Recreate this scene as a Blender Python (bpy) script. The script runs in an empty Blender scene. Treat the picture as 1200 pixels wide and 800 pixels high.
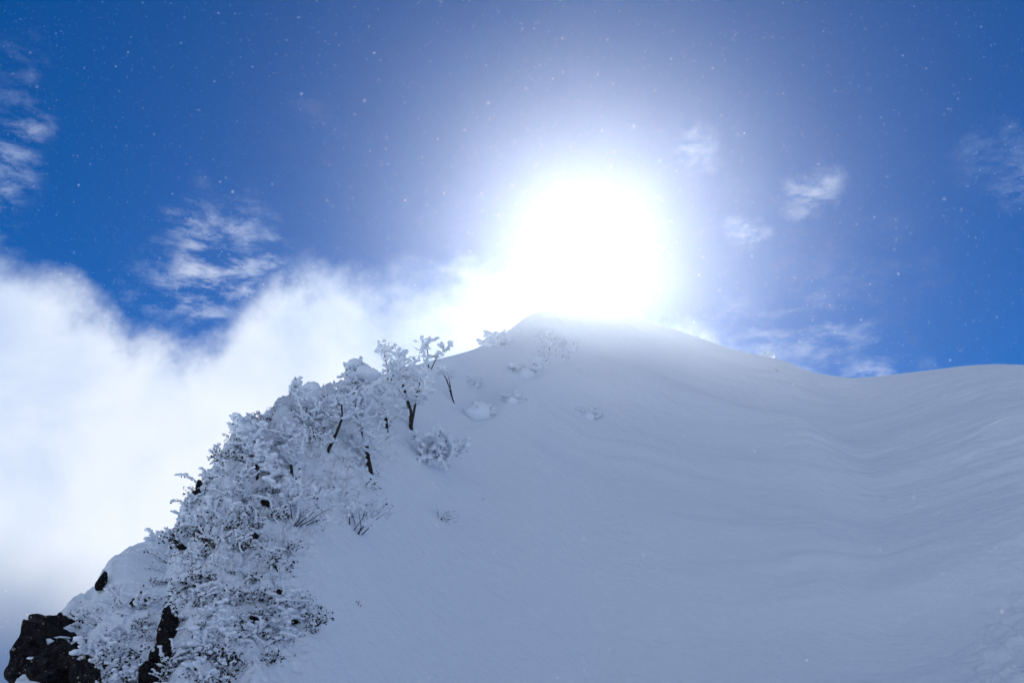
import bpy, math, random
import numpy as np
from mathutils import Vector, Matrix, Quaternion
from mathutils.bvhtree import BVHTree

R = math.radians
scene = bpy.context.scene
col = scene.collection
rng = random.Random(11)

# ------------------------------------------------------------------ camera
PITCH = 22.0
FOC = 1200 * 35 / 36
CAM = Vector((0, 0, 1.7))
cam_data = bpy.data.cameras.new('camera')
cam_data.lens = 35
cam_data.sensor_width = 36
cam_data.clip_start = 0.05
cam_data.clip_end = 20000
cam_data.dof.use_dof = True
cam_data.dof.focus_distance = 60
cam_data.dof.aperture_fstop = 2.8
cam = bpy.data.objects.new('camera', cam_data)
cam.location = CAM
cam.rotation_euler = (R(90 + PITCH), 0, 0)
col.objects.link(cam)
scene.camera = cam
cp, sp = math.cos(R(PITCH)), math.sin(R(PITCH))

def ray(px, py):
    x, y = (px - 600) / FOC, (400 - py) / FOC
    return Vector((x, cp - y * sp, sp + y * cp)).normalized()

def azel(px, py):
    d = ray(px, py)
    return math.atan2(d.x, d.y), math.asin(d.z)

# ------------------------------------------------------------------ sun, sky
SUN_AZ, SUN_EL = azel(684, 288)
sun_data = bpy.data.lights.new('sun', 'SUN')
sun_data.energy = 4.2
sun_data.angle = R(0.55)
sun_data.color = (1.0, 0.98, 0.95)
sun = bpy.data.objects.new('sun', sun_data)
sdir = Vector((math.sin(SUN_AZ) * math.cos(SUN_EL), math.cos(SUN_AZ) * math.cos(SUN_EL), math.sin(SUN_EL)))
sun.rotation_euler = (-sdir).to_track_quat('-Z', 'Y').to_euler()
sun.location = sdir * 200
col.objects.link(sun)

scene.view_settings.view_transform = 'Standard'
scene.view_settings.look = 'None'
scene.view_settings.exposure = 0.46
scene.view_settings.gamma = 1.0
scene.view_settings.use_curve_mapping = False

world = bpy.data.worlds.new('World')
scene.world = world
world.use_nodes = True
wt = world.node_tree
wt.nodes.clear()

class NG:
    """small helper for building node graphs"""
    def __init__(s, tree): s.t = tree
    def n(s, typ, **kw):
        nd = s.t.nodes.new(typ)
        for k, v in kw.items(): setattr(nd, k, v)
        return nd
    def put(s, sock, v):
        if isinstance(v, bpy.types.NodeSocket): s.t.links.new(v, sock)
        else: sock.default_value = v
    def m(s, op, a, b=None, c=None, clamp=False):
        nd = s.n('ShaderNodeMath', operation=op, use_clamp=clamp)
        s.put(nd.inputs[0], a)
        if b is not None: s.put(nd.inputs[1], b)
        if c is not None: s.put(nd.inputs[2], c)
        return nd.outputs[0]
    def step(s, x, lo, hi, a=0.0, b=1.0):
        nd = s.n('ShaderNodeMapRange', interpolation_type='SMOOTHSTEP')
        for i, v in enumerate((x, lo, hi, a, b)): s.put(nd.inputs[i], v)
        return nd.outputs[0]
    def noise(s, vec, scale, detail=5, rough=.55, dist=0.0):
        nd = s.n('ShaderNodeTexNoise')
        s.put(nd.inputs['Vector'], vec)
        nd.inputs['Scale'].default_value = scale
        nd.inputs['Detail'].default_value = detail
        nd.inputs['Roughness'].default_value = rough
        nd.inputs['Distortion'].default_value = dist
        return nd.outputs[0]
    def mixc(s, f, a, b):
        nd = s.n('ShaderNodeMix', data_type='RGBA')
        s.put(nd.inputs[0], f); s.put(nd.inputs[6], a); s.put(nd.inputs[7], b)
        return nd.outputs[2]

g = NG(wt)
tc = g.n('ShaderNodeTexCoord').outputs['Generated']
sky = g.n('ShaderNodeTexSky', sky_type='NISHITA')
sky.sun_disc = False
sky.sun_elevation = SUN_EL
sky.sun_rotation = SUN_AZ
sky.altitude = 1800
sky.air_density = 1.0
sky.dust_density = 0.0
sky.ozone_density = 2.5
# clear, dry winter air: a deeper blue than the texture's default
tint = g.n('ShaderNodeMix', data_type='RGBA', blend_type='MULTIPLY')
tint.inputs[0].default_value = 1.0
g.put(tint.inputs[6], sky.outputs[0])
tint.inputs[7].default_value = (0.0, 0.275, 0.60, 1)
bg_sky = g.n('ShaderNodeBackground')
g.put(bg_sky.inputs[0], tint.outputs[2])
bg_sky.inputs[1].default_value = 0.10

sep = g.n('ShaderNodeSeparateXYZ'); g.put(sep.inputs[0], tc)
az = g.m('MULTIPLY', g.m('ARCTAN2', sep.outputs[0], sep.outputs[1]), 180 / math.pi)
el = g.m('MULTIPLY', g.m('ARCSINE', sep.outputs[2]), 180 / math.pi)
n_big = g.noise(tc, 2.6, 3, .5)
n_mid = g.noise(tc, 7.0, 6, .58, .3)
n_fine = g.noise(tc, 19.0, 7, .62, .1)
wm = g.n('ShaderNodeMapping'); g.put(wm.inputs[0], tc)
wm.inputs['Rotation'].default_value = (0, R(28), 0); wm.inputs['Scale'].default_value = (1, 1, 2.6)
n_wisp = g.noise(wm.outputs[0], 24.0, 8, .66, .25)
# top of the cloud bank round the whole horizon, in degrees over azimuth (-60 .. 60 in view and beside it)
bank = [(-95, 290), (0, 300), (60, 322), (120, 360), (185, 400), (240, 400), (290, 352), (330, 318), (380, 303),
        (450, 320), (540, 338), (620, 352), (700, 372), (790, 388), (860, 412), (930, 446), (1010, 470), (1120, 480), (1260, 470)]
fc = g.n('ShaderNodeFloatCurve')
crv = fc.mapping.curves[0]
pts = sorted((math.degrees(azel(x, y)[0]), math.degrees(azel(x, y)[1])) for x, y in bank)
pts = [(-60, 24.0)] + pts + [(60, 15.0)]
for i, (a, e) in enumerate(pts):
    u, v = (a + 60) / 120, e / 40
    if i == 0: crv.points[0].location = (u, v)
    elif i == len(pts) - 1: crv.points[-1].location = (u, v)
    else: crv.points.new(u, v)
fc.mapping.update()
g.put(fc.inputs['Value'], g.m('DIVIDE', g.m('ADD', az, 60.0), 120.0, clamp=True))
top = g.m('MULTIPLY', fc.outputs[0], 40.0)
edge = g.m('SUBTRACT', top, el)
edge = g.m('ADD', edge, g.m('MULTIPLY', g.m('SUBTRACT', n_mid, .5), 7.0))
edge = g.m('ADD', edge, g.m('MULTIPLY', g.m('SUBTRACT', n_fine, .5), 4.5))
dens = g.step(edge, -1.3, 2.6)
# loose wisps: drawn-out puffs broken up by the noise
wisps = [(250, 312, 4.6, 4.0, .75), (4, 185, 2.2, 5.5, .55), (820, 172, 1.6, 1.8, .5), (950, 226, 2.4, 1.5, .85), (876, 272, 1.4, 1.1, .7),
         (1172, 190, 2.4, 2.0, .6), (1000, 310, 5.0, 3.5, .13), (930, 392, 6.0, 2.8, .50), (1030, 436, 2.6, .9, .7), (360, 150, 2.6, 1.9, .08)]
wis = None
for px, py, ra, re, k in wisps:
    a0, e0 = (math.degrees(q) for q in azel(px, py))
    da = g.m('DIVIDE', g.m('SUBTRACT', az, a0), ra)
    de = g.m('DIVIDE', g.m('SUBTRACT', el, e0), re)
    q = g.m('ADD', g.m('MULTIPLY', da, da), g.m('MULTIPLY', de, de))
    q = g.m('ADD', q, g.m('MULTIPLY', g.m('SUBTRACT', n_fine, .5), 4.0))
    k *= 1.05
    w = g.m('MULTIPLY', g.m('MULTIPLY', g.step(q, 1.5, -1.3), g.step(n_wisp, .40, .68)), k)
    wis = w if wis is None else g.m('MAXIMUM', wis, w)
# added cloud cover out of view, thickened to brighten the shaded slope
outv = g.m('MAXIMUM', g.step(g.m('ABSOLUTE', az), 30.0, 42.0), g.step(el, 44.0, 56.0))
fill_clouds = g.m('MULTIPLY', g.m('MULTIPLY', g.step(g.m('ADD', g.m('MULTIPLY', n_big, .6), g.m('MULTIPLY', n_mid, .4)), .438, .59), .74), outv)
cl = g.m('MAXIMUM', g.m('MAXIMUM', dens, wis), fill_clouds)
# the underside of the bank, low down in the distance, is grey-blue
low = g.step(g.m('ADD', el, g.m('MULTIPLY', g.m('SUBTRACT', n_big, .5), 8.0)), 4.0, 11.5)
shade = g.step(g.m('ADD', g.m('MULTIPLY', n_big, .7), g.m('MULTIPLY', n_mid, .3)), .36, .62)
ccol = g.mixc(shade, (.38, .53, .82, 1), (.82, .88, .98, 1))
ccol = g.mixc(low, (.075, .15, .33, 1), ccol)
bg_cl = g.n('ShaderNodeBackground')
g.put(bg_cl.inputs[0], ccol)
bg_cl.inputs[1].default_value = 0.78
mx = g.n('ShaderNodeMixShader')
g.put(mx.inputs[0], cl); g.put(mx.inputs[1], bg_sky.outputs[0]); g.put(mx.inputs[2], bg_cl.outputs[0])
wo = g.n('ShaderNodeOutputWorld')
wt.links.new(mx.outputs[0], wo.inputs[0])
world.cycles.sampling_method = 'MANUAL'
world.cycles.sample_map_resolution = 512

# ------------------------------------------------------------------ render settings
cy = scene.cycles
cy.use_denoising = True
cy.max_bounces = 6
cy.diffuse_bounces = 4
cy.volume_bounces = 0
cy.transmission_bounces = 2
cy.caustics_reflective = False
cy.caustics_refractive = False
cy.use_adaptive_sampling = True
cy.adaptive_threshold = 0.012
scene.render.filter_size = 2.2

# ------------------------------------------------------------------ helpers
def tag(o, label=None, cat=None, group=None, kind=None):
    if label: o['label'] = label
    if cat: o['category'] = cat
    if group: o['group'] = group
    if kind: o['kind'] = kind
    return o

def mesh_obj(name, verts, faces, mat, parent=None, smooth=True):
    me = bpy.data.meshes.new(name)
    me.from_pydata([tuple(v) for v in verts], [], [tuple(f) for f in faces])
    if smooth: me.polygons.foreach_set('use_smooth', [True] * len(me.polygons))
    me.materials.append(mat)
    me.update()
    o = bpy.data.objects.new(name, me)
    col.objects.link(o)
    if parent is not None: o.parent = parent
    return o

def empty(name, loc, rot=(0, 0, 0), scale=(1, 1, 1)):
    o = bpy.data.objects.new(name, None)
    o.empty_display_size = .3
    o.location = loc; o.rotation_euler = rot; o.scale = scale
    col.objects.link(o)
    return o

def copy_tree(o, parent=None):
    c = o.copy(); col.objects.link(c); c.parent = parent
    for ch in o.children: copy_tree(ch, c)
    return c

def hash3(ix, iy, iz, seed):
    h = (ix.astype(np.int64) * 374761393 + iy.astype(np.int64) * 668265263 + iz.astype(np.int64) * 2147483647 + seed * 974634777) & 0xffffffff
    h = ((h ^ (h >> 13)) * 1274126177) & 0xffffffff
    h = (h ^ (h >> 16)) & 0xffffffff
    h = (h * 2246822519) & 0xffffffff
    return ((h ^ (h >> 15)) & 0xffff) / 32767.5 - 1.0

def vnoise(x, y, z, seed=0):
    x, y, z = np.broadcast_arrays(np.asarray(x, float), np.asarray(y, float), np.asarray(z, float))
    x0, y0, z0 = np.floor(x), np.floor(y), np.floor(z)
    fx, fy, fz = x - x0, y - y0, z - z0
    fx = fx ** 3 * (fx * (fx * 6 - 15) + 10); fy = fy ** 3 * (fy * (fy * 6 - 15) + 10); fz = fz ** 3 * (fz * (fz * 6 - 15) + 10)
    out = 0
    for a in (0, 1):
        for b in (0, 1):
            for c in (0, 1):
                w = (fx if a else 1 - fx) * (fy if b else 1 - fy) * (fz if c else 1 - fz)
                out = out + w * hash3(x0 + a, y0 + b, z0 + c, seed)
    return out

def fbm(x, y, z, octv=4, seed=0, gain=.5):
    o, a, f, t = 0, 1.0, 1.0, 0.0
    for k in range(octv):
        o = o + a * vnoise(x * f + 17.3 * k, y * f - 9.1 * k, z * f + 3.7 * k, seed + k)
        t += a; a *= gain; f *= 2.03
    return o / t

def sstep(x, lo, hi):
    t = np.clip((x - lo) / (hi - lo), 0, 1)
    return t * t * (3 - 2 * t)

# ------------------------------------------------------------------ materials
def new_mat(name):
    m = bpy.data.materials.new(name); m.use_nodes = True
    m.node_tree.nodes.clear()
    G = NG(m.node_tree)
    out = G.n('ShaderNodeOutputMaterial')
    return m, G, out

def mat_snow(name, c1, c2, bump=.5, scales=(3, 40), dist=.02, wind=False):
    m, G, out = new_mat(name)
    p = G.n('ShaderNodeBsdfPrincipled')
    pos = G.n('ShaderNodeNewGeometry').outputs['Position']
    a = G.noise(pos, scales[0], 6, .6)
    b = G.noise(pos, scales[1], 3, .6)
    G.put(p.inputs['Base Color'], G.mixc(a, c1, c2))
    p.inputs['Roughness'].default_value = .62
    p.inputs['Specular IOR Level'].default_value = .25
    bm = G.n('ShaderNodeBump')
    bm.inputs['Strength'].default_value = bump
    bm.inputs['Distance'].default_value = dist
    hgt = G.m('ADD', a, G.m('MULTIPLY', b, .35))
    if wind:
        mp = G.n('ShaderNodeMapping'); G.put(mp.inputs[0], pos)
        mp.inputs['Rotation'].default_value = (0, 0, R(-15)); mp.inputs['Scale'].default_value = (.35, 2.2, 1)
        hgt = G.m('ADD', hgt, G.m('MULTIPLY', G.m('MULTIPLY', G.noise(mp.outputs[0], 1.0, 5, .6, .4), G.step(G.noise(pos, .09, 2), .44, .62)), .8))
    G.put(bm.inputs['Height'], hgt)
    G.put(p.inputs['Normal'], bm.outputs[0])
    G.t.links.new(p.outputs[0], out.inputs[0])
    return m

M_SNOW = mat_snow('snow_ground', (.76, .85, .945, 1), (.82, .885, .96, 1), .7, (1.6, 14), .16, True)
M_RIME = mat_snow('snow_on_plants', (.76, .84, .935, 1), (.82, .88, .955, 1), .6, (9, 40), .03)

def mat_plain(name, c1, c2, scale, rough=.85, bump=.4):
    m, G, out = new_mat(name)
    p = G.n('ShaderNodeBsdfPrincipled')
    pos = G.n('ShaderNodeTexCoord').outputs['Object']
    a = G.noise(pos, scale, 6, .65)
    G.put(p.inputs['Base Color'], G.mixc(G.step(a, .35, .65), c1, c2))
    p.inputs['Roughness'].default_value = rough
    p.inputs['Specular IOR Level'].default_value = .02
    bm = G.n('ShaderNodeBump'); bm.inputs['Strength'].default_value = bump; bm.inputs['Distance'].default_value = .03
    G.put(bm.inputs['Height'], a); G.put(p.inputs['Normal'], bm.outputs[0])
    G.t.links.new(p.outputs[0], out.inputs[0])
    return m

M_BARK = mat_plain('dark_bark', (.016, .015, .015, 1), (.045, .040, .037, 1), 14)
M_TWIG = mat_plain('frosted_twig', (.07, .06, .055, 1), (.30, .31, .34, 1), 22)
M_LEAF = mat_plain('withered_leaf', (.020, .018, .016, 1), (.055, .045, .035, 1), 7)
M_ROCK = mat_plain('dark_rock', (.006, .006, .007, 1), (.022, .021, .022, 1), 3.0, .8, .9)

# ------------------------------------------------------------------ the mountain: one snow surface on a polar grid
sky_px = [(-260, 1010), (-120, 930), (-40, 868), (5, 815), (17, 785), (28, 745), (47, 724), (63, 717), (85, 701), (111, 690), (117, 672), (130, 652), (152, 638),
          (177, 630), (200, 621), (209, 603), (216, 586), (232, 569), (250, 549), (259, 532), (267, 513), (275, 496), (287, 491), (302, 492),
          (316, 484), (326, 469), (342, 462), (372, 456), (401, 450), (430, 442), (465, 433), (490, 427), (515, 420), (535, 415), (555, 409), (575, 401), (590, 391),
          (604, 381), (618, 370), (637, 365), (685, 363), (733, 365), (767, 378), (808, 392), (858, 409), (887, 416), (917, 420), (937, 430),
          (958, 437), (983, 441), (1004, 443), (1037, 439), (1085, 433), (1132, 427), (1161, 425), (1200, 427), (1260, 436), (1400, 470), (1700, 640)]
crest_r = [(-300, 30), (16, 31), (120, 32), (260, 35), (330, 40), (400, 48), (470, 58), (520, 67), (560, 77), (600, 89), (640, 101), (690, 110), (800, 113),
           (900, 110), (960, 107), (1010, 105), (1080, 105), (1200, 105), (1400, 100), (1700, 95)]
toe_r = [(-300, 15), (16, 18), (260, 19), (400, 22), (500, 27), (600, 31), (690, 34), (900, 35), (1000, 35), (1200, 37), (1700, 35)]
ca = np.array([azel(*p) for p in sky_px])
ca[:, 0] = np.maximum.accumulate(ca[:, 0] + np.arange(len(ca)) * 1e-5)
cr = np.array(crest_r, float); tr = np.array(toe_r, float)
NA = 980
A_IN = np.linspace(R(-36), R(36), NA)
A_OUT = np.linspace(R(36), R(324), 96)[1:-1]
AZ = np.concatenate([A_IN, A_OUT])
AZs = np.where(AZ > math.pi, AZ - 2 * math.pi, AZ)
pxcol = np.interp(AZs, ca[:, 0], [p[0] for p in sky_px])
elc = np.interp(AZs, ca[:, 0], ca[:, 1])
rc = np.interp(pxcol, cr[:, 0], cr[:, 1]); r0 = np.interp(pxcol, tr[:, 0], tr[:, 1])
k5 = np.hanning(33); k5 /= k5.sum()
def smooth_in(a):
    b = a.copy(); q = np.pad(a[:NA], 16, mode='edge'); b[:NA] = np.convolve(q, k5, 'valid'); return b
rc = smooth_in(rc); r0 = smooth_in(r0)
# outside the view: the slope runs on to the right and fades into open snow behind, it drops away on the left
far = np.abs(AZs)
elw = sstep(pxcol, 540, 620); elc = elc * (1 - elw) + smooth_in(elc) * elw
zc = CAM.z + rc * np.tan(elc)
back = sstep(far, R(38), R(110))
zc = zc * (1 - back) + back * 1.5
NV, NF, NB = 560, 26, 46
s_in = np.linspace(0, 1, NV)
sv = 1 - (1 - s_in) ** 1.25
rows_r, rows_z, rows_m = [], [], []
peakw = sstep(pxcol, 520, 640) * (1 - sstep(pxcol, 930, 1010)) * (far < R(36))
for t in np.linspace(0.0, 1, NF)[:-1]:
    rows_r.append(0.4 + (r0 - .4) * t); rows_z.append(np.zeros_like(r0) - .0 * t); rows_m.append(np.zeros_like(r0) + .25 * t)
for s in sv:
    k = .12 * peakw
    toe = .035
    f = s - toe * (1 - math.exp(-s / toe)) ; f1 = 1 - toe * (1 - math.exp(-1 / toe)); f = f / f1
    z = zc * (f * (1 + k) - k * f * f)
    sb = .56
    z = z + peakw * (1.5 * np.exp(-((s - sb) / .07) ** 2) - 1.0 * np.exp(-((s - sb - .14) / .08) ** 2)) 
    rows_r.append(r0 + (rc - r0) * s); rows_z.append(z); rows_m.append(np.ones_like(r0))
for j in range(1, NB + 1):
    t = j / NB
    dr = .25 * j + 5200 * t ** 5
    steep = np.where(pxcol < 560, 1.15, .62)
    z = zc - steep * dr
    z = np.maximum(z, -40 - 260 * t ** 2 + 0 * dr)
    rows_r.append(rc + dr); rows_z.append(z); rows_m.append(np.ones_like(r0) * max(0, 1 - t * 3))
RR = np.array(rows_r); ZZ = np.array(rows_z); MM = np.array(rows_m)
XX = RR * np.sin(AZs)[None, :]; YY = RR * np.cos(AZs)[None, :]

def project(X, Y, Z):
    dz = Z - CAM.z
    fwd = Y * cp + dz * sp; up = -Y * sp + dz * cp
    fwd = np.where(np.abs(fwd) < .05, .05, fwd)
    return 600 + FOC * X / fwd, 400 - FOC * up / fwd, fwd
PXX, PYY, FW = project(XX, YY, ZZ)
infr = (FW > 1)
# where scrub holds the snow up in lumps: the left flank, right limit runs diagonally down the slope
lim_y = [380, 430, 470, 520, 560, 600, 650, 700, 740, 800, 900]
lim_x = [470, 520, 590, 560, 450, 420, 370, 375, 385, 330, 260]
scrub = (1 - sstep(PXX - np.interp(PYY, lim_y, lim_x), -70, 25)) * infr * sstep(PXX, -200, -60)
smoothcap = np.exp(-(((PXX - 160) / 36) ** 2 + ((PYY - 655) / 28) ** 2))
scrub = np.clip(scrub - 1.2 * smoothcap, 0, 1) * (1 - .75 * sstep(PXX, 400, 500))
calm = 1 - .8 * sstep(np.vstack([np.zeros((NF - 1, 1)), sv[:, None], np.ones((NB, 1))]), .86, 1.0)
cover = MM * calm
d = (.7 + .6 * sstep(PXX, 560, 800)) * fbm(XX / 26, YY / 26, 0, 3, 3) * cover
d += 0.22 * fbm(XX / 7, YY / 7, 0, 3, 9) * cover
# wind-carved streaks running up to the right
c45, s45 = math.cos(R(15)), math.sin(R(15))
U = XX * c45 + YY * s45; V = -XX * s45 + YY * c45
wob = 1.2 * fbm(XX / 12, YY / 12, 0, 2, 21)
right = sstep(PXX + .5 * (PYY - 600), 700, 1060) * infr * (.35 + .65 * sstep(fbm(XX / 19, YY / 13, 0, 2, 55), -.3, .3))
st1 = fbm(U / 15, (V + wob) / 1.9, 0, 3, 31)
st2 = fbm(U / 5.5, (V + wob) / .75, 0, 3, 41)
gate = sstep(fbm(XX / 16, YY / 16, 0, 2, 51), -.25, .35)
d += right * cover * (0.42 * np.maximum(st1, -.2) + 0.28 * gate * (1 - np.abs(st2) * 2))
d += sstep(PXX + .5 * (PYY - 600), 600, 900) * infr * cover * .9 * fbm(U / 55, V / 8, 0, 2, 57)
d += .013 * fbm(U / 3, V / .5, 0, 2, 61) * cover * (1 - scrub)
# windblown bands across the upper mountain
upper = (sstep(RR / rc[None, :], .42, .6)) * peakw[None, :] * cover
d += upper * .6 * fbm(XX / 22, YY / 5.5, 0, 3, 71)
d += upper * .30 * np.maximum(fbm(XX / 3.2, YY / 3.2, 0, 3, 75) - .1, 0) * sstep(720 - PXX, -120, 60)
# broken crust low on the right
rub = sstep(PXX + .35 * PYY, 1350, 1430) * sstep(PYY, 600, 690) * infr
d += rub * (.75 * np.abs(fbm(XX / 1.4, YY / 1.4, 0, 4, 81, .6)) + .08 * fbm(XX / .4, YY / .4, 0, 2, 85))
# lumps over buried scrub
b1 = 1 - np.abs(fbm(XX / 2.2, YY / 2.2, ZZ / 2.2, 3, 91)) * 2
b2 = 1 - np.abs(fbm(XX / .55, YY / .55, ZZ / .55, 4, 95, .6)) * 2
d += scrub * MM * (.42 * b1 + .32 * b2 - .44)
d += smoothcap * .35 * cover
ZZ = ZZ + d
nr, na = RR.shape
verts = np.stack([XX, YY, ZZ], -1).reshape(-1, 3)
i = np.arange(nr - 1)[:, None]; j = np.arange(na)[None, :]
jn = (j + 1) % na
faces = np.stack([i * na + j, i * na + jn, (i + 1) * na + jn, (i + 1) * na + j], -1).reshape(-1, 4)
me = bpy.data.meshes.new('snow_slope')
nfan = na
me.vertices.add(len(verts) + 1)
allv = np.vstack([verts, [[0, 0, 0]]])
me.vertices.foreach_set('co', allv.ravel())
fan = [(len(verts), (q + 1) % na, q) for q in range(na)]
loops = np.concatenate([faces[:, ::-1].ravel(), np.array(fan).ravel()])
starts = np.concatenate([np.arange(len(faces)) * 4, len(faces) * 4 + np.arange(na) * 3])
me.loops.add(len(loops)); me.polygons.add(len(starts))
me.loops.foreach_set('vertex_index', loops)
me.polygons.foreach_set('loop_start', starts)
me.polygons.foreach_set('use_smooth', np.ones(len(starts), bool))
me.update(calc_edges=True); me.validate()
me.materials.append(M_SNOW)
slope = bpy.data.objects.new('snow_slope', me)
col.objects.link(slope)
tag(slope, 'steep wind-carved snow slope rising to a blunt sunlit summit', 'snow slope', kind='structure')
vl = [Vector(v) for v in verts]
bvh = BVHTree.FromPolygons(vl, [tuple(f[::-1]) for f in faces[NF * na:(NF + NV + 6) * na]])

def hit(px, py):
    """point of the snow surface seen at that place of the photograph"""
    for k in range(60):
        loc, nor, idx, dist = bvh.ray_cast(CAM, ray(px, py + k * 1.5))
        if loc is not None and dist < 400: return loc, dist
    return None, None

# ------------------------------------------------------------------ plants: growing wood and the snow on it
def ico(sub):
    import bmesh
    bm = bmesh.new(); bmesh.ops.create_icosphere(bm, subdivisions=sub, radius=1)
    v = np.array([q.co[:] for q in bm.verts]); f = [[w.index for w in q.verts] for q in bm.faces]
    bm.free(); return v, np.array(f)
ICO1, ICO2, ICO3, ICO4 = ico(1), ico(2), ico(3), ico(4)

class Build:
    def __init__(s): s.v, s.f, s.n = [], [], 0
    def add(s, v, f):
        s.v.append(np.asarray(v, float)); s.f.extend([tuple(int(i) + s.n for i in q) for q in f]); s.n += len(v)
    def tube(s, p0, p1, r0, r1, n=5):
        p0, p1 = Vector(p0), Vector(p1); dd = (p1 - p0)
        if dd.length < 1e-5: return
        q = dd.normalized().to_track_quat('Z', 'X')
        ring = []
        for p, r in ((p0, r0), (p1, r1)):
            for k in range(n):
                a = 2 * math.pi * k / n
                ring.append(p + q @ Vector((math.cos(a) * r, math.sin(a) * r, 0)))
        s.add([tuple(w) for w in ring], [(k, (k + 1) % n, n + (k + 1) % n, n + k) for k in range(n)] + [tuple(range(n, 2 * n))])
    def blob(s, p, r, rn, sub=1, rough=.25):
        """lump of snow: p centre, r three radii"""
        v, f = (ICO1, ICO2, ICO3)[sub - 1]
        if sub == 1:
            k = 1 + rough * (np.array([rn.random() for _ in range(len(v))]) * 2 - 1)
        else:
            o = rn.random() * 100
            k = 1 + rough * 1.6 * fbm(v[:, 0] * 1.8 + o, v[:, 1] * 1.8, v[:, 2] * 1.8, 3, 7)
        w = v * k[:, None] * np.array(r)
        a = rn.random() * 6.28; c, si = math.cos(a), math.sin(a)
        w = np.stack([w[:, 0] * c - w[:, 1] * si, w[:, 0] * si + w[:, 1] * c, w[:, 2]], -1) + np.array(p)
        s.add(w, f)
    def leaf(s, p, size, rn):
        q = Quaternion(Vector((rn.gauss(0, 1), rn.gauss(0, 1), rn.gauss(0, 1))).normalized(), rn.random() * 6.28)
        l, w = size, size * .45
        pts = [(0, 0, 0), (l * .5, w, .12 * l), (l, 0, 0), (l * .5, -w, .12 * l)]
        s.add([tuple(Vector(p) + q @ Vector(t)) for t in pts], [(0, 1, 2), (0, 2, 3)])
    def done(s, name, mat, parent, smooth=True):
        if not s.v: return None
        o = mesh_obj(name, np.vstack(s.v), s.f, mat, parent, smooth)
        if name in ('snow_load', 'crown', 'twigs', 'withered_leaves', 'stems'): o['kind'] = 'stuff'
        return o

def grow(p, dr, length, rad, level, rn, wood, twig, tips, segs, up=.12, spread=.75, nseg=4, maxlev=2):
    p = Vector(p); dr = Vector(dr).normalized()
    step = length / nseg
    for k in range(nseg):
        j = Vector((rn.gauss(0, 1), rn.gauss(0, 1), rn.gauss(0, .7))) * .22
        dr = (dr + j + Vector((0, 0, up))).normalized()
        q = p + dr * step
        ra, rb = rad * (1 - .75 * k / nseg), rad * (1 - .75 * (k + 1) / nseg)
        (wood if level == 0 else twig).tube(p, q, ra, rb, 6 if level == 0 else 4)
        segs.append((p.copy(), q.copy(), level))
        if level < maxlev and (k > 0 or level > 0):
            for _ in range(rn.choice((1, 2, 2))):
                sd = Vector((rn.gauss(0, 1), rn.gauss(0, 1), rn.gauss(0, .6))).normalized()
                nd = (dr * (1 - spread) + sd * spread).normalized()
                grow(q, nd, length * rn.uniform(.40, .62), rb * .62, level + 1, rn, wood, twig, tips, segs, up, spread, max(2, nseg - 1), maxlev)
        p = q
    tips.append(p.copy())

def snow_on(segs, rn, snow, dens, size, minlev=1):
    """rime and snow lying along the wood: uneven sleeves on top of the twigs, lumps at the forks"""
    for a, b, lev in segs:
        if lev < minlev or rn.random() > min(1, dens * 1.35): continue
        r = size * rn.uniform(.38, .75)
        prev, pr = None, 0
        n = 3
        for k in range(n + 1):
            c = a.lerp(b, k / n) + Vector((rn.gauss(0, .22) * r, rn.gauss(0, .22) * r, r * .55))
            q = r * rn.uniform(.65, 1.25)
            if prev is not None: snow.tube(prev, c, pr, q, 6)
            prev, pr = c, q
        if rn.random() < .75:
            q = r * rn.uniform(1.0, 1.7)
            snow.blob((b.x, b.y, b.z + q * .4), (q * rn.uniform(.8, 1.4), q * rn.uniform(.8, 1.2), q * rn.uniform(.6, .95)), rn, 1, .3)
        snow.blob((a.x, a.y, a.z + r * .5), (r * 1.1, r * 1.1, r * .9), rn, 1, .3)

def make_tree(name, label, base, stems, cat, seed, group=None, snow_dens=.55, snow_size=.13, minlev=1, leaves=0, maxlev=2, spread=.72, up=.1, extra=None, dir_scale=1):
    """stems: list of (offset, points of the main stem, radius, branch length)"""
    rn = random.Random(seed)
    t = empty(name, base)
    tag(t, label, cat, group)
    twig, snow, leaf = Build(), Build(), Build()
    allsegs = []
    for pts_, rad, bl, start in stems:
        wood = Build()
        pts_ = [Vector(q) for q in pts_]
        n = len(pts_) - 1
        for k in range(n):
            wood.tube(pts_[k], pts_[k + 1], rad * (1 - .6 * k / n), rad * (1 - .6 * (k + 1) / n), 7)
            allsegs.append((pts_[k], pts_[k + 1], 0))
            for _ in range(3):
                c = pts_[k].lerp(pts_[k + 1], rn.random()); q = rad * rn.uniform(.45, .8)
                snow.blob((c.x - rad * .75, c.y - rad * .2, c.z), (q, q, q * rn.uniform(1.2, 2.4)), rn, 1, .3)
            if k + 1 >= start:
                for _ in range(4 if k + 1 < n else 6):
                    sd = Vector((rn.gauss(0, 1), rn.gauss(0, 1), rn.gauss(.25, .5)))
                    tips = []
                    grow(pts_[k + 1], sd, bl * rn.uniform(.6, 1.1), rad * .38, 1, rn, wood, twig, tips, allsegs, up, spread, 3, maxlev)
        wood.done('trunk', M_BARK, t)
    snow_on(allsegs, rn, snow, snow_dens, snow_size, minlev)
    if leaves:
        cand = [q for q in allsegs if q[2] > 0]
        for _ in range(leaves):
            a, b, l = rn.choice(cand); c = a.lerp(b, rn.random())
            leaf.leaf((c.x + rn.gauss(0, .05), c.y + rn.gauss(0, .05), c.z - .05), rn.uniform(.06, .14), rn)
    cr_ = twig.done('crown', M_TWIG, t)
    if extra: extra(snow, rn)
    snow.done('snow_load', M_RIME, cr_ if cr_ else t)
    leaf.done('withered_leaves', M_LEAF, cr_ if cr_ else t)
    return t

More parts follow.
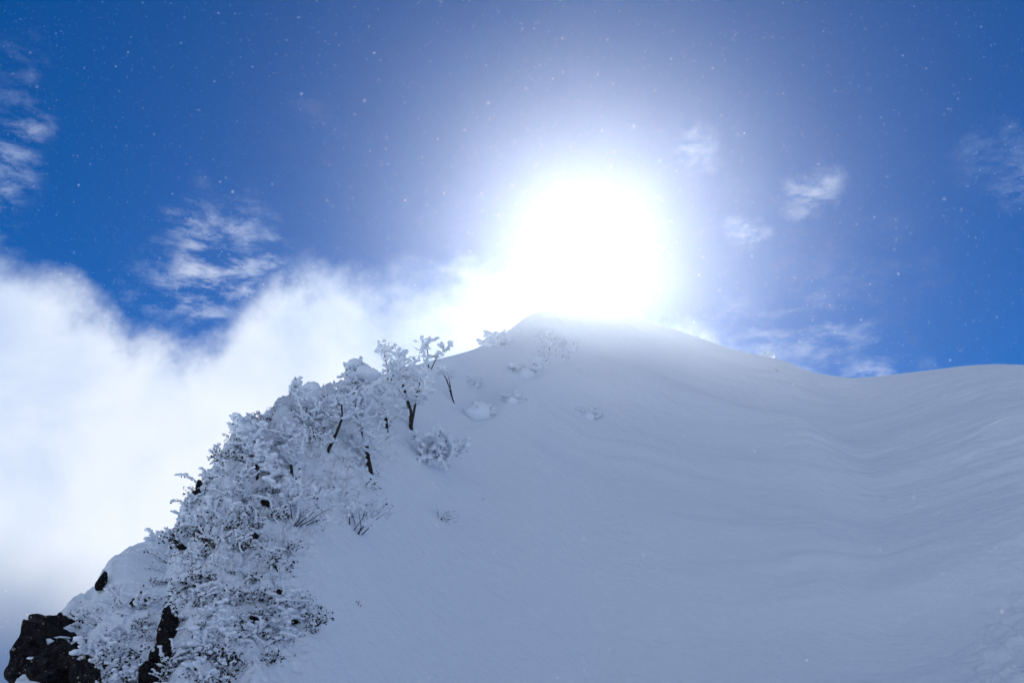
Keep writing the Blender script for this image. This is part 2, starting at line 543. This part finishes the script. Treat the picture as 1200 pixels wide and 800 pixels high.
def local_px(base_px, pts_px, dist):
    """photo offsets (in photo pixels) turned into metres at that distance, a little depth added by the caller"""
    k = dist / FOC
    return [((x - base_px[0]) * k, 0.0, (base_px[1] - y) * k * 1.04) for x, y in pts_px]

def tree_at(name, label, base_px, stems_px, cat, seed, **kw):
    loc, dist = hit(*base_px)
    stems = []
    for k, (pp, rad, bl, start) in enumerate(stems_px):
        pl = local_px(base_px, pp, dist)
        rn = random.Random(seed * 31 + k)
        pl = [(x, y + rn.gauss(0, .10) * (q > 0), z) for q, (x, y, z) in enumerate(pl)]
        pl[0] = (pl[0][0], pl[0][1], pl[0][2] - .35)
        stems.append((pl, rad, bl, start))
    return make_tree(name, label, loc, stems, cat, seed, **kw)

tree_at('birch_tree', 'snow-laden dwarf birch with bare dark trunk leaning above a low twiggy bush', (437, 555),
        [([(437, 555), (431, 541), (427, 522), (422, 505), (416, 488), (411, 470)], .12, 1.2, 2)], 'tree', 5, snow_dens=.75, snow_size=.10)
tree_at('birch_tree', 'snow-laden dwarf birch whose dark trunk forks into a clear V', (482, 503),
        [([(482, 503), (481, 484), (475, 466), (470, 450), (466, 440)], .12, 1.1, 2), ([(482, 490), (485, 472), (488, 457), (490, 444)], .08, 1.1, 1)], 'tree', 8, snow_dens=.75, snow_size=.10)
tree_at('birch_tree', 'short snow-laden birch with a stub of dark trunk beside the forked birch', (454, 505),
        [([(454, 505), (451, 489), (447, 474), (446, 460)], .10, 1.0, 1)], 'tree', 12, snow_dens=.75, snow_size=.10)
tree_at('birch_sapling', 'pair of thin dark bare stems rising from open snow below the skyline', (534, 474),
        [([(534, 474), (528, 460), (523, 445), (519, 438)], .07, .55, 3), ([(531, 466), (527, 452), (525, 441)], .05, .5, 2)], 'sapling', 17, snow_dens=.5, snow_size=.13)
tree_at('birch_tree', 'frosted birch with thin lattice of dark branches spread above a hollow', (384, 528),
        [([(384, 528), (371, 518), (358, 505), (346, 497)], .08, .9, 1), ([(382, 524), (392, 510), (398, 492), (396, 474)], .08, 1.0, 2), ([(372, 518), (362, 498), (360, 478)], .06, .9, 1)], 'tree', 23, snow_dens=.5, snow_size=.10)
tree_at('birch_tree', 'small snow-crusted birch with a short leaning trunk on the cliff shoulder', (344, 559),
        [([(344, 559), (340, 545), (336, 528), (332, 512)], .07, .85, 1)], 'tree', 29, snow_dens=.75, snow_size=.10)
tree_at('birch_tree', 'bent little birch with crooked dark stem near the cliff edge', (304, 558),
        [([(304, 558), (299, 545), (292, 534), (288, 520)], .06, .7, 1), ([(318, 553), (310, 545), (300, 540)], .04, .6, 1)], 'tree', 37, snow_dens=.75, snow_size=.13)
tree_at('birch_tree', 'frosted twiggy birch crown standing out on the skyline beside the snow dome', (455, 448),
        [([(455, 448), (454, 432), (450, 420), (448, 412)], .05, .75, 1), ([(456, 446), (464, 430), (470, 420)], .04, .7, 1)], 'tree', 43, snow_dens=.30, snow_size=.11)
tree_at('birch_tree', 'pale frosted birch twigs on the skyline above the twin bare stems', (503, 432),
        [([(503, 432), (501, 418), (500, 408), (498, 402)], .05, .85, 1), ([(504, 430), (512, 416), (520, 410)], .045, .8, 1)], 'tree', 47, snow_dens=.22, snow_size=.12)

def dome(parts):
    def fn(snow, rn):
        for x, y, z, a, b, c in parts: snow.blob((x, y, z), (a, b, c), rn, 3, .16)
    return fn
loc, dist = hit(418, 470); k = dist / FOC
make_tree('snow_plastered_tree', 'tree buried under a big rounded dome of snow on the skyline', loc,
          [([(0, 0, -.4), (-.1, 0, .4), (-.15, .1, .9), (-.1, 0, 1.4)], .1, .7, 1), ([(-.4, .1, -.3), (-.5, 0, .5), (-.35, 0, 1.2)], .08, .6, 1)], 'tree', 53, snow_dens=.75, snow_size=.10, leaves=160,
          extra=dome([(-.22, .1, 44 * k, .42, .45, .36), (.15, .1, 37 * k, .55, .5, .42), (.55, .15, 33 * k, .48, .5, .32), (-.3, .1, 33 * k, .38, .4, .40)]))
loc, dist = hit(356, 478); k = dist / FOC
make_tree('snow_plastered_tree', 'stubby pillar of snow-plastered shrub jutting from the cliff-top skyline', loc,
          [([(0, 0, -.4), (-.05, 0, .3), (-.15, 0, .75)], .07, .5, 1)], 'tree', 59, snow_dens=.75, snow_size=.13, leaves=120,
          extra=dome([(.25, .1, 22 * k, .36, .38, .42), (0, .1, 19 * k, .34, .34, .34), (.1, .1, 8 * k, .5, .5, .4)]))
loc, dist = hit(280, 506); k = dist / FOC
make_tree('snow_plastered_tree', 'small knob of snow-plastered shrub at the upper corner of the cliff', loc,
          [([(0, 0, -.4), (.0, 0, .15), (.02, 0, .32)], .05, .35, 1)], 'shrub', 61, snow_dens=.5, snow_size=.10, leaves=30,
          extra=dome([(.0, .0, 10 * k, .22, .24, .2), (.25, .1, 3 * k, .42, .4, .3)]))

# ---- bushes
def make_bush(name, seed, w, h, nstem, snow_dens, snow_size, leaves, base_snow, maxlev=2):
    """prototype bush at the origin: dark stems, snow lumps, withered leaves"""
    rn = random.Random(seed)
    t = empty(name, (0, 0, 0))
    wood, twig, snow, leaf, segs = Build(), Build(), Build(), Build(), []
    for k in range(nstem):
        a = rn.random() * 6.28; q = rn.uniform(.35, 1)
        tips = []
        grow((rn.gauss(0, .12) * w, rn.gauss(0, .12) * w, -.15), (math.cos(a) * q * w, math.sin(a) * q * w, h), .95 * math.hypot(w * .8, h), .022, 0, rn, wood, twig, tips, segs, -.02, .6, 3, maxlev)
    snow_on(segs, rn, snow, snow_dens, snow_size, 0)
    for x, y, z, a, b, c in base_snow: snow.blob((x, y, z), (a, b, c), rn, 2, .3)
    for _ in range(leaves):
        a, b, l = rn.choice(segs); c = a.lerp(b, rn.random())
        leaf.leaf((c.x + rn.gauss(0, .06), c.y + rn.gauss(0, .06), c.z + rn.gauss(-.03, .05)), rn.uniform(.04, .11), rn)
    br = wood.done('stems', M_BARK, t)
    twig.done('twigs', M_TWIG, br)
    snow.done('snow_load', M_RIME, t)
    leaf.done('withered_leaves', M_LEAF, t)
    return t

def put_bush(proto, px, py, scale, rot, label, cat, group=None, first=[], sink=0.0):
    loc, dist = hit(px, py)
    if loc is None: return None
    o = proto if proto.name not in first else copy_tree(proto)
    if o is proto: first.append(proto.name)
    o.location = loc - Vector((0, 0, sink)); o.rotation_euler = (0, 0, rot); o.scale = (scale, scale, scale)
    tag(o, label, cat, group)
    return o

b = make_bush('rime_bush', 101, 1.5, .9, 11, .62, .15, 260, [(0, 0, 0, .8, .6, .25)], 2)
put_bush(b, 508, 544, 1.0, 0, 'broad rime-covered bush in open snow below the forked birch', 'bush')
b = make_bush('snow_mound_bush', 103, .9, .8, 6, .6, .2, 90, [(-.1, 0, .5, .85, .7, .75), (.5, .1, .35, .5, .5, .5)], 1)
put_bush(b, 561, 492, 1.0, .4, 'bush buried in a rounded snow mound under the twin bare stems', 'bush')
b = make_bush('twiggy_bush', 107, 1.5, .75, 12, .20, .10, 60, [], 2)
put_bush(b, 347, 612, 1.0, 0, 'wide twiggy bush with dark stems lying on the snow beside the cliff scrub', 'bush')
b = make_bush('twiggy_bush', 109, .95, .9, 10, .16, .09, 30, [], 2)
put_bush(b, 418, 622, 1.0, 0, 'rounded bush of bare grey twigs below the leaning birch', 'bush')
b = make_bush('low_twig_bush', 113, .9, .35, 8, .2, .09, 50, [], 1)
put_bush(b, 428, 568, 1.0, 0, 'low bush of frosted twigs around the leaning birch foot', 'bush')
b = make_bush('sparse_twig_bush', 127, .6, .4, 6, .14, .08, 14, [], 1)
put_bush(b, 515, 606, 1.0, 0, 'sparse little bush of few twigs alone on the open slope', 'bush')
b = make_bush('sparse_twig_bush', 131, .4, .2, 4, .14, .07, 12, [], 1)
put_bush(b, 562, 583, .8, 0, 'tiny tuft of twigs poking through open snow', 'bush')
b = make_bush('lone_twig_tuft', 137, .18, .2, 3, 0, .05, 10, [], 0)
put_bush(b, 418, 706, 1.0, 0, 'single dark twig tip poking through the smooth lower slope', 'bush')

# ---- scrub on the cliff: every bush its own object, four habits
protos = [make_bush('cliff_scrub_bush', 201, .7, .4, 7, .32, .075, 130, [], 1),
          make_bush('cliff_scrub_bush', 203, .9, .35, 7, .5, .085, 60, [], 1),
          make_bush('cliff_scrub_bush', 207, .6, .5, 8, .25, .07, 190, [], 1),
          make_bush('cliff_scrub_bush', 211, .7, .45, 6, .6, .095, 50, [], 1)]
poly = [(206, 612), (214, 586), (250, 552), (268, 512), (300, 496), (328, 474), (372, 460), (420, 455), (400, 480), (330, 545), (345, 575), (310, 600), (332, 640),
        (338, 690), (380, 722), (330, 758), (275, 792), (240, 812), (118, 812), (80, 760), (90, 735), (115, 712), (150, 708), (186, 692), (192, 640)]
def inside(x, y):
    c = False
    for q in range(len(poly)):
        x1, y1 = poly[q]; x2, y2 = poly[q - 1]
        if (y1 > y) != (y2 > y) and x < (x2 - x1) * (y - y1) / (y2 - y1) + x1: c = not c
    return c
spots = []
rs = random.Random(77)
for _ in range(9000):
    x, y = rs.uniform(60, 440), rs.uniform(440, 815)
    if inside(x, y) and all((x - a) ** 2 + (y - c) ** 2 > 14.5 ** 2 for a, c in spots): spots.append((x, y))
spots = spots[:230]
used = []
SCRUB_LOOK = ['dark-leaved scrub bush crusted with rime', 'wide low scrub bush weighed down by snow',
              'upright leafy scrub bush', 'scrub bush nearly buried in snow lumps']
def zone(x, y):
    if y > 690 and x < 130: return 'beside the big black rock face'
    if y > 690 and x < 235: return 'beside the narrow black rock rib'
    if y - np.interp(x, [p[0] for p in sky_px], [p[1] for p in sky_px]) < 22: return 'on the jagged cliff edge'
    if y < 560: return 'under the snowy birches'
    if x < 250 and y < 700: return 'beside the smooth snow cap'
    if y > 735: return 'at the foot of the cliff flank'
    if x > np.interp(y, [560, 600, 650, 700, 740], [320, 290, 300, 320, 340]): return 'next to smooth snow'
    return 'amid the cliff flank'
for q, (x, y) in enumerate(spots):
    k = rs.choice((0, 0, 1, 2, 2, 3))
    sc = rs.uniform(.4, 1.0)
    put_bush(protos[k], x, y, sc, rs.random() * 6.28, ('large ' if sc > .8 else 'small ' if sc < .55 else '') + SCRUB_LOOK[k] + ' ' + zone(x, y), 'bush', 'scrub bushes on the cliff flank', used, .10)

# ------------------------------------------------------------------ rocks
def rock_mesh(seed, sub=3):
    rn = random.Random(seed)
    v, f = ICO4
    v = v.copy()
    # cut by random planes for an angular block
    for _ in range(11):
        nrm = np.array([rn.gauss(0, 1) for _ in range(3)]); nrm /= np.linalg.norm(nrm)
        h = rn.uniform(.5, .85)
        dd = v @ nrm - h
        v = v - np.where(dd > 0, dd, 0)[:, None] * nrm
    v = v * (1 + .30 * fbm(v[:, 0] * 1.9 + seed, v[:, 1] * 1.9, v[:, 2] * 1.9, 5, 5, .6))[:, None]
    me = bpy.data.meshes.new('rock_block')
    me.from_pydata(v.tolist(), [], f.tolist()); me.materials.append(M_ROCK); me.update()
    return me
ROCKS = [rock_mesh(300 + q) for q in range(5)]

def rock_outcrop(label, blocks, seed, snow=()):
    """blocks: (photo x, y, half width px, half height px, towards-camera offset m)"""
    rn = random.Random(seed)
    base, _ = hit(blocks[0][0], blocks[0][1])
    t = empty('rock_outcrop', base); tag(t, label, 'rock')
    for x, y, hw, hh, off in blocks:
        loc, dist = hit(x, y)
        rd = ray(x, y)
        loc = CAM + rd * (dist - off)
        kk = dist / FOC
        o = bpy.data.objects.new('rock_block', rn.choice(ROCKS)); col.objects.link(o); o.parent = t
        o.location = loc - base
        o.rotation_euler = (rn.uniform(-.3, .3), rn.uniform(-.3, .3), rn.choice((0, 1.57, 3.14, 4.71)) + rn.uniform(-.3, .3))
        o.scale = (hw * kk * 1.25, hw * kk * 1.25, hh * kk * 1.25)
    if snow:
        sb = Build()
        for x, y, hw, hh, off in snow:
            loc, dist = hit(x, y); kk = dist / FOC
            c = CAM + ray(x, y) * (dist - off) - base
            sb.blob(c, (hw * kk, hw * kk, hh * kk), rn, 2, .25)
        sb.done('snow_load', M_RIME, t)
    return t

rock_outcrop('big black rock face under a snow cap at the foot of the cliff ridge',
             [(48, 760, 26, 32, .15), (34, 778, 17, 20, .1), (62, 735, 20, 14, .1), (70, 782, 24, 22, .2), (88, 795, 24, 16, .2), (100, 788, 14, 20, .15), (28, 768, 8, 18, .05),
              (24, 788, 9, 6, .05), (78, 727, 16, 8, .1), (96, 726, 9, 6, .05), (84, 774, 10, 16, .15), (60, 805, 30, 14, .25), (106, 800, 12, 12, .1)], 401,
             snow=[(57, 752, 5, 3.5, .75), (46, 739, 9, 1.8, .7), (72, 747, 8, 1.6, .7), (38, 771, 6, 1.5, .6), (86, 783, 9, 1.8, .8), (64, 772, 6, 1.4, .8), (36, 804, 18, 5, .9)])
rock_outcrop('tall narrow black rock rib between snowy scrub on the cliff',
             [(193, 745, 9, 26, .15), (199, 730, 8, 14, .1), (189, 768, 9, 18, .15), (196, 722, 6, 10, .1), (180, 792, 13, 14, .15), (172, 782, 7, 8, .1), (195, 775, 5, 18, .1)], 403)
rock_outcrop('small dark rock wedge under the smooth snow cap on the ridge edge', [(119, 681, 5, 8, .25), (117, 686, 4, 5, .25)], 405)
rock_outcrop('small dark rock sticking up at the jagged cliff edge', [(233, 571, 4, 7, .15), (231, 577, 4, 5, .15)], 407)
rock_outcrop('thin dark rock slab showing through snow beside the black rock face', [(129, 779, 7, 4, .15)], 409)
rs2 = random.Random(5)
for x, y, s in ((300, 627, 4), (311, 589, 5), (296, 724, 6), (302, 726, 4), (344, 727, 4), (326, 693, 3), (212, 640, 4), (168, 705, 5), (158, 706, 4)):
    rock_outcrop('small dark stone ' + zone(x, y) + ', half covered by snow', [(x, y, s, s * .8, .12), (x + s * .8, y + s * .4, s * .6, s * .6, .12)], int(x))['group'] = 'stones in the cliff scrub'

# faint shrubs high on the mountain
b = make_bush('snow_knob_shrub', 139, .8, .6, 6, .6, .2, 60, [(0, 0, .5, .75, .7, .75), (.9, .1, .3, .8, .7, .5), (-.7, 0, .1, .6, .6, .4)], 1)
put_bush(make_bush('summit_twig_tuft', 149, .5, .3, 7, .1, .08, 60, [], 1), 911, 435, .8, 0, 'dark twig tuft on the snow just below the ridge knob', 'bush')
put_bush(b, 899, 418, .62, 0, 'shrub buried in a snow knob on the summit ridge shoulder', 'bush')
pr = make_bush('summit_shrub', 223, .9, .8, 7, .5, .2, 90, [(0, 0, .1, .6, .5, .4)], 1)
us = []
for x, y, s in ((646, 412, 1.3), (655, 420, 1.0), (633, 424, 1.2), (617, 441, 1.4), (552, 452, .9), (600, 470, .8), (668, 409, 1.0), (640, 402, 1.1), (690, 488, .9), (577, 403, 1.3), (571, 405, .9)):
    put_bush(pr, x, y, s, rs2.random() * 6, 'small frosted shrub on the upper snow below the summit', 'bush', 'shrubs below the summit', us, .1)

# ------------------------------------------------------------------ air: blowing snow and haze
m, G, out = new_mat('ice_flake')
df = G.n('ShaderNodeBsdfDiffuse'); df.inputs[0].default_value = (.9, .92, .95, 1)
tl = G.n('ShaderNodeBsdfTranslucent'); tl.inputs[0].default_value = (.95, .95, .95, 1)
ms = G.n('ShaderNodeMixShader'); ms.inputs[0].default_value = .6
G.t.links.new(df.outputs[0], ms.inputs[1]); G.t.links.new(tl.outputs[0], ms.inputs[2]); G.t.links.new(ms.outputs[0], out.inputs[0])
nfl = 120000
rg = np.random.default_rng(3)
P = np.stack([rg.uniform(-13, 13, nfl), rg.uniform(2.6, 22, nfl), rg.uniform(.3, 17, nfl)], -1)
S = np.exp(rg.normal(math.log(.0016), .45, nfl))
octv = np.array([(1, 0, 0), (-1, 0, 0), (0, 1, 0), (0, -1, 0), (0, 0, 1), (0, 0, -1)], float)
octf = np.array([(0, 2, 4), (2, 1, 4), (1, 3, 4), (3, 0, 4), (2, 0, 5), (1, 2, 5), (3, 1, 5), (0, 3, 5)])
fv = (P[:, None, :] + S[:, None, None] * octv[None] * rg.uniform(.5, 1.3, (nfl, 6, 1))).reshape(-1, 3)
ff = (np.arange(nfl)[:, None, None] * 6 + octf[None]).reshape(-1, 3)
fl = mesh_obj('blowing_snow', fv.tolist(), ff.tolist(), m, smooth=False)
tag(fl, 'fine snow grains blowing through the air in front of the slope', 'blowing snow', kind='stuff')

HX, HY0, HY1, HZ0, HZ1 = 5600, -5600, 5600, -320, 128
hv = [(-HX, HY0, HZ0), (HX, HY0, HZ0), (HX, HY1, HZ0), (-HX, HY1, HZ0), (-HX, HY0, HZ1), (HX, HY0, HZ1), (HX, HY1, HZ1), (-HX, HY1, HZ1)]
hf = [(0, 3, 2, 1), (4, 5, 6, 7), (0, 1, 5, 4), (1, 2, 6, 5), (2, 3, 7, 6), (3, 0, 4, 7)]
m, G, out = new_mat('drifting_ice_haze')
pv = G.n('ShaderNodeVolumePrincipled')
pv.inputs['Color'].default_value = (.85, .915, 1, 1)
pv.inputs['Density'].default_value = 0.00004
pv.inputs['Anisotropy'].default_value = 0.86
G.t.links.new(pv.outputs[0], out.inputs['Volume'])
hz = mesh_obj('haze', hv, hf, m, smooth=False)
tag(hz, 'thin glittering haze of fine ice filling the air', 'haze', kind='stuff')

# blown snow streaming off the summit: a ragged cloud of fine grains, thickest over the top
m, G, out = new_mat('blown_snow_cloud')
pv = G.n('ShaderNodeVolumePrincipled')
pv.inputs['Color'].default_value = (.85, .915, 1, 1)
pv.inputs['Anisotropy'].default_value = 0.86
oc = G.n('ShaderNodeTexCoord').outputs['Object']
ln = G.n('ShaderNodeVectorMath', operation='LENGTH'); G.put(ln.inputs[0], oc)
mp = G.n('ShaderNodeMapping'); G.put(mp.inputs[0], oc); mp.inputs['Rotation'].default_value = (0, R(25), 0); mp.inputs['Scale'].default_value = (1.0, 1.3, 2.2)
nz = G.noise(mp.outputs[0], 2.6, 4, .6, .3)
fall = G.step(G.m('ADD', ln.outputs['Value'], G.m('MULTIPLY', G.m('SUBTRACT', nz, .5), .35)), 1.05, .0)
dn = G.m('MULTIPLY', G.m('MULTIPLY', fall, G.step(nz, .25, .75, .5, 1.5)), 0.00050)
G.put(pv.inputs['Density'], dn)
G.t.links.new(pv.outputs[0], out.inputs['Volume'])
ev, ef = ICO3
sd = mesh_obj('spindrift', (ev * 1.12).tolist(), ef.tolist(), m, smooth=False)
sd.location = CAM + ray(712, 290) * 80
sd.scale = (41, 66, 36)
tag(sd, 'bright veil of blown snow streaming off the summit', 'blowing snow', kind='stuff')
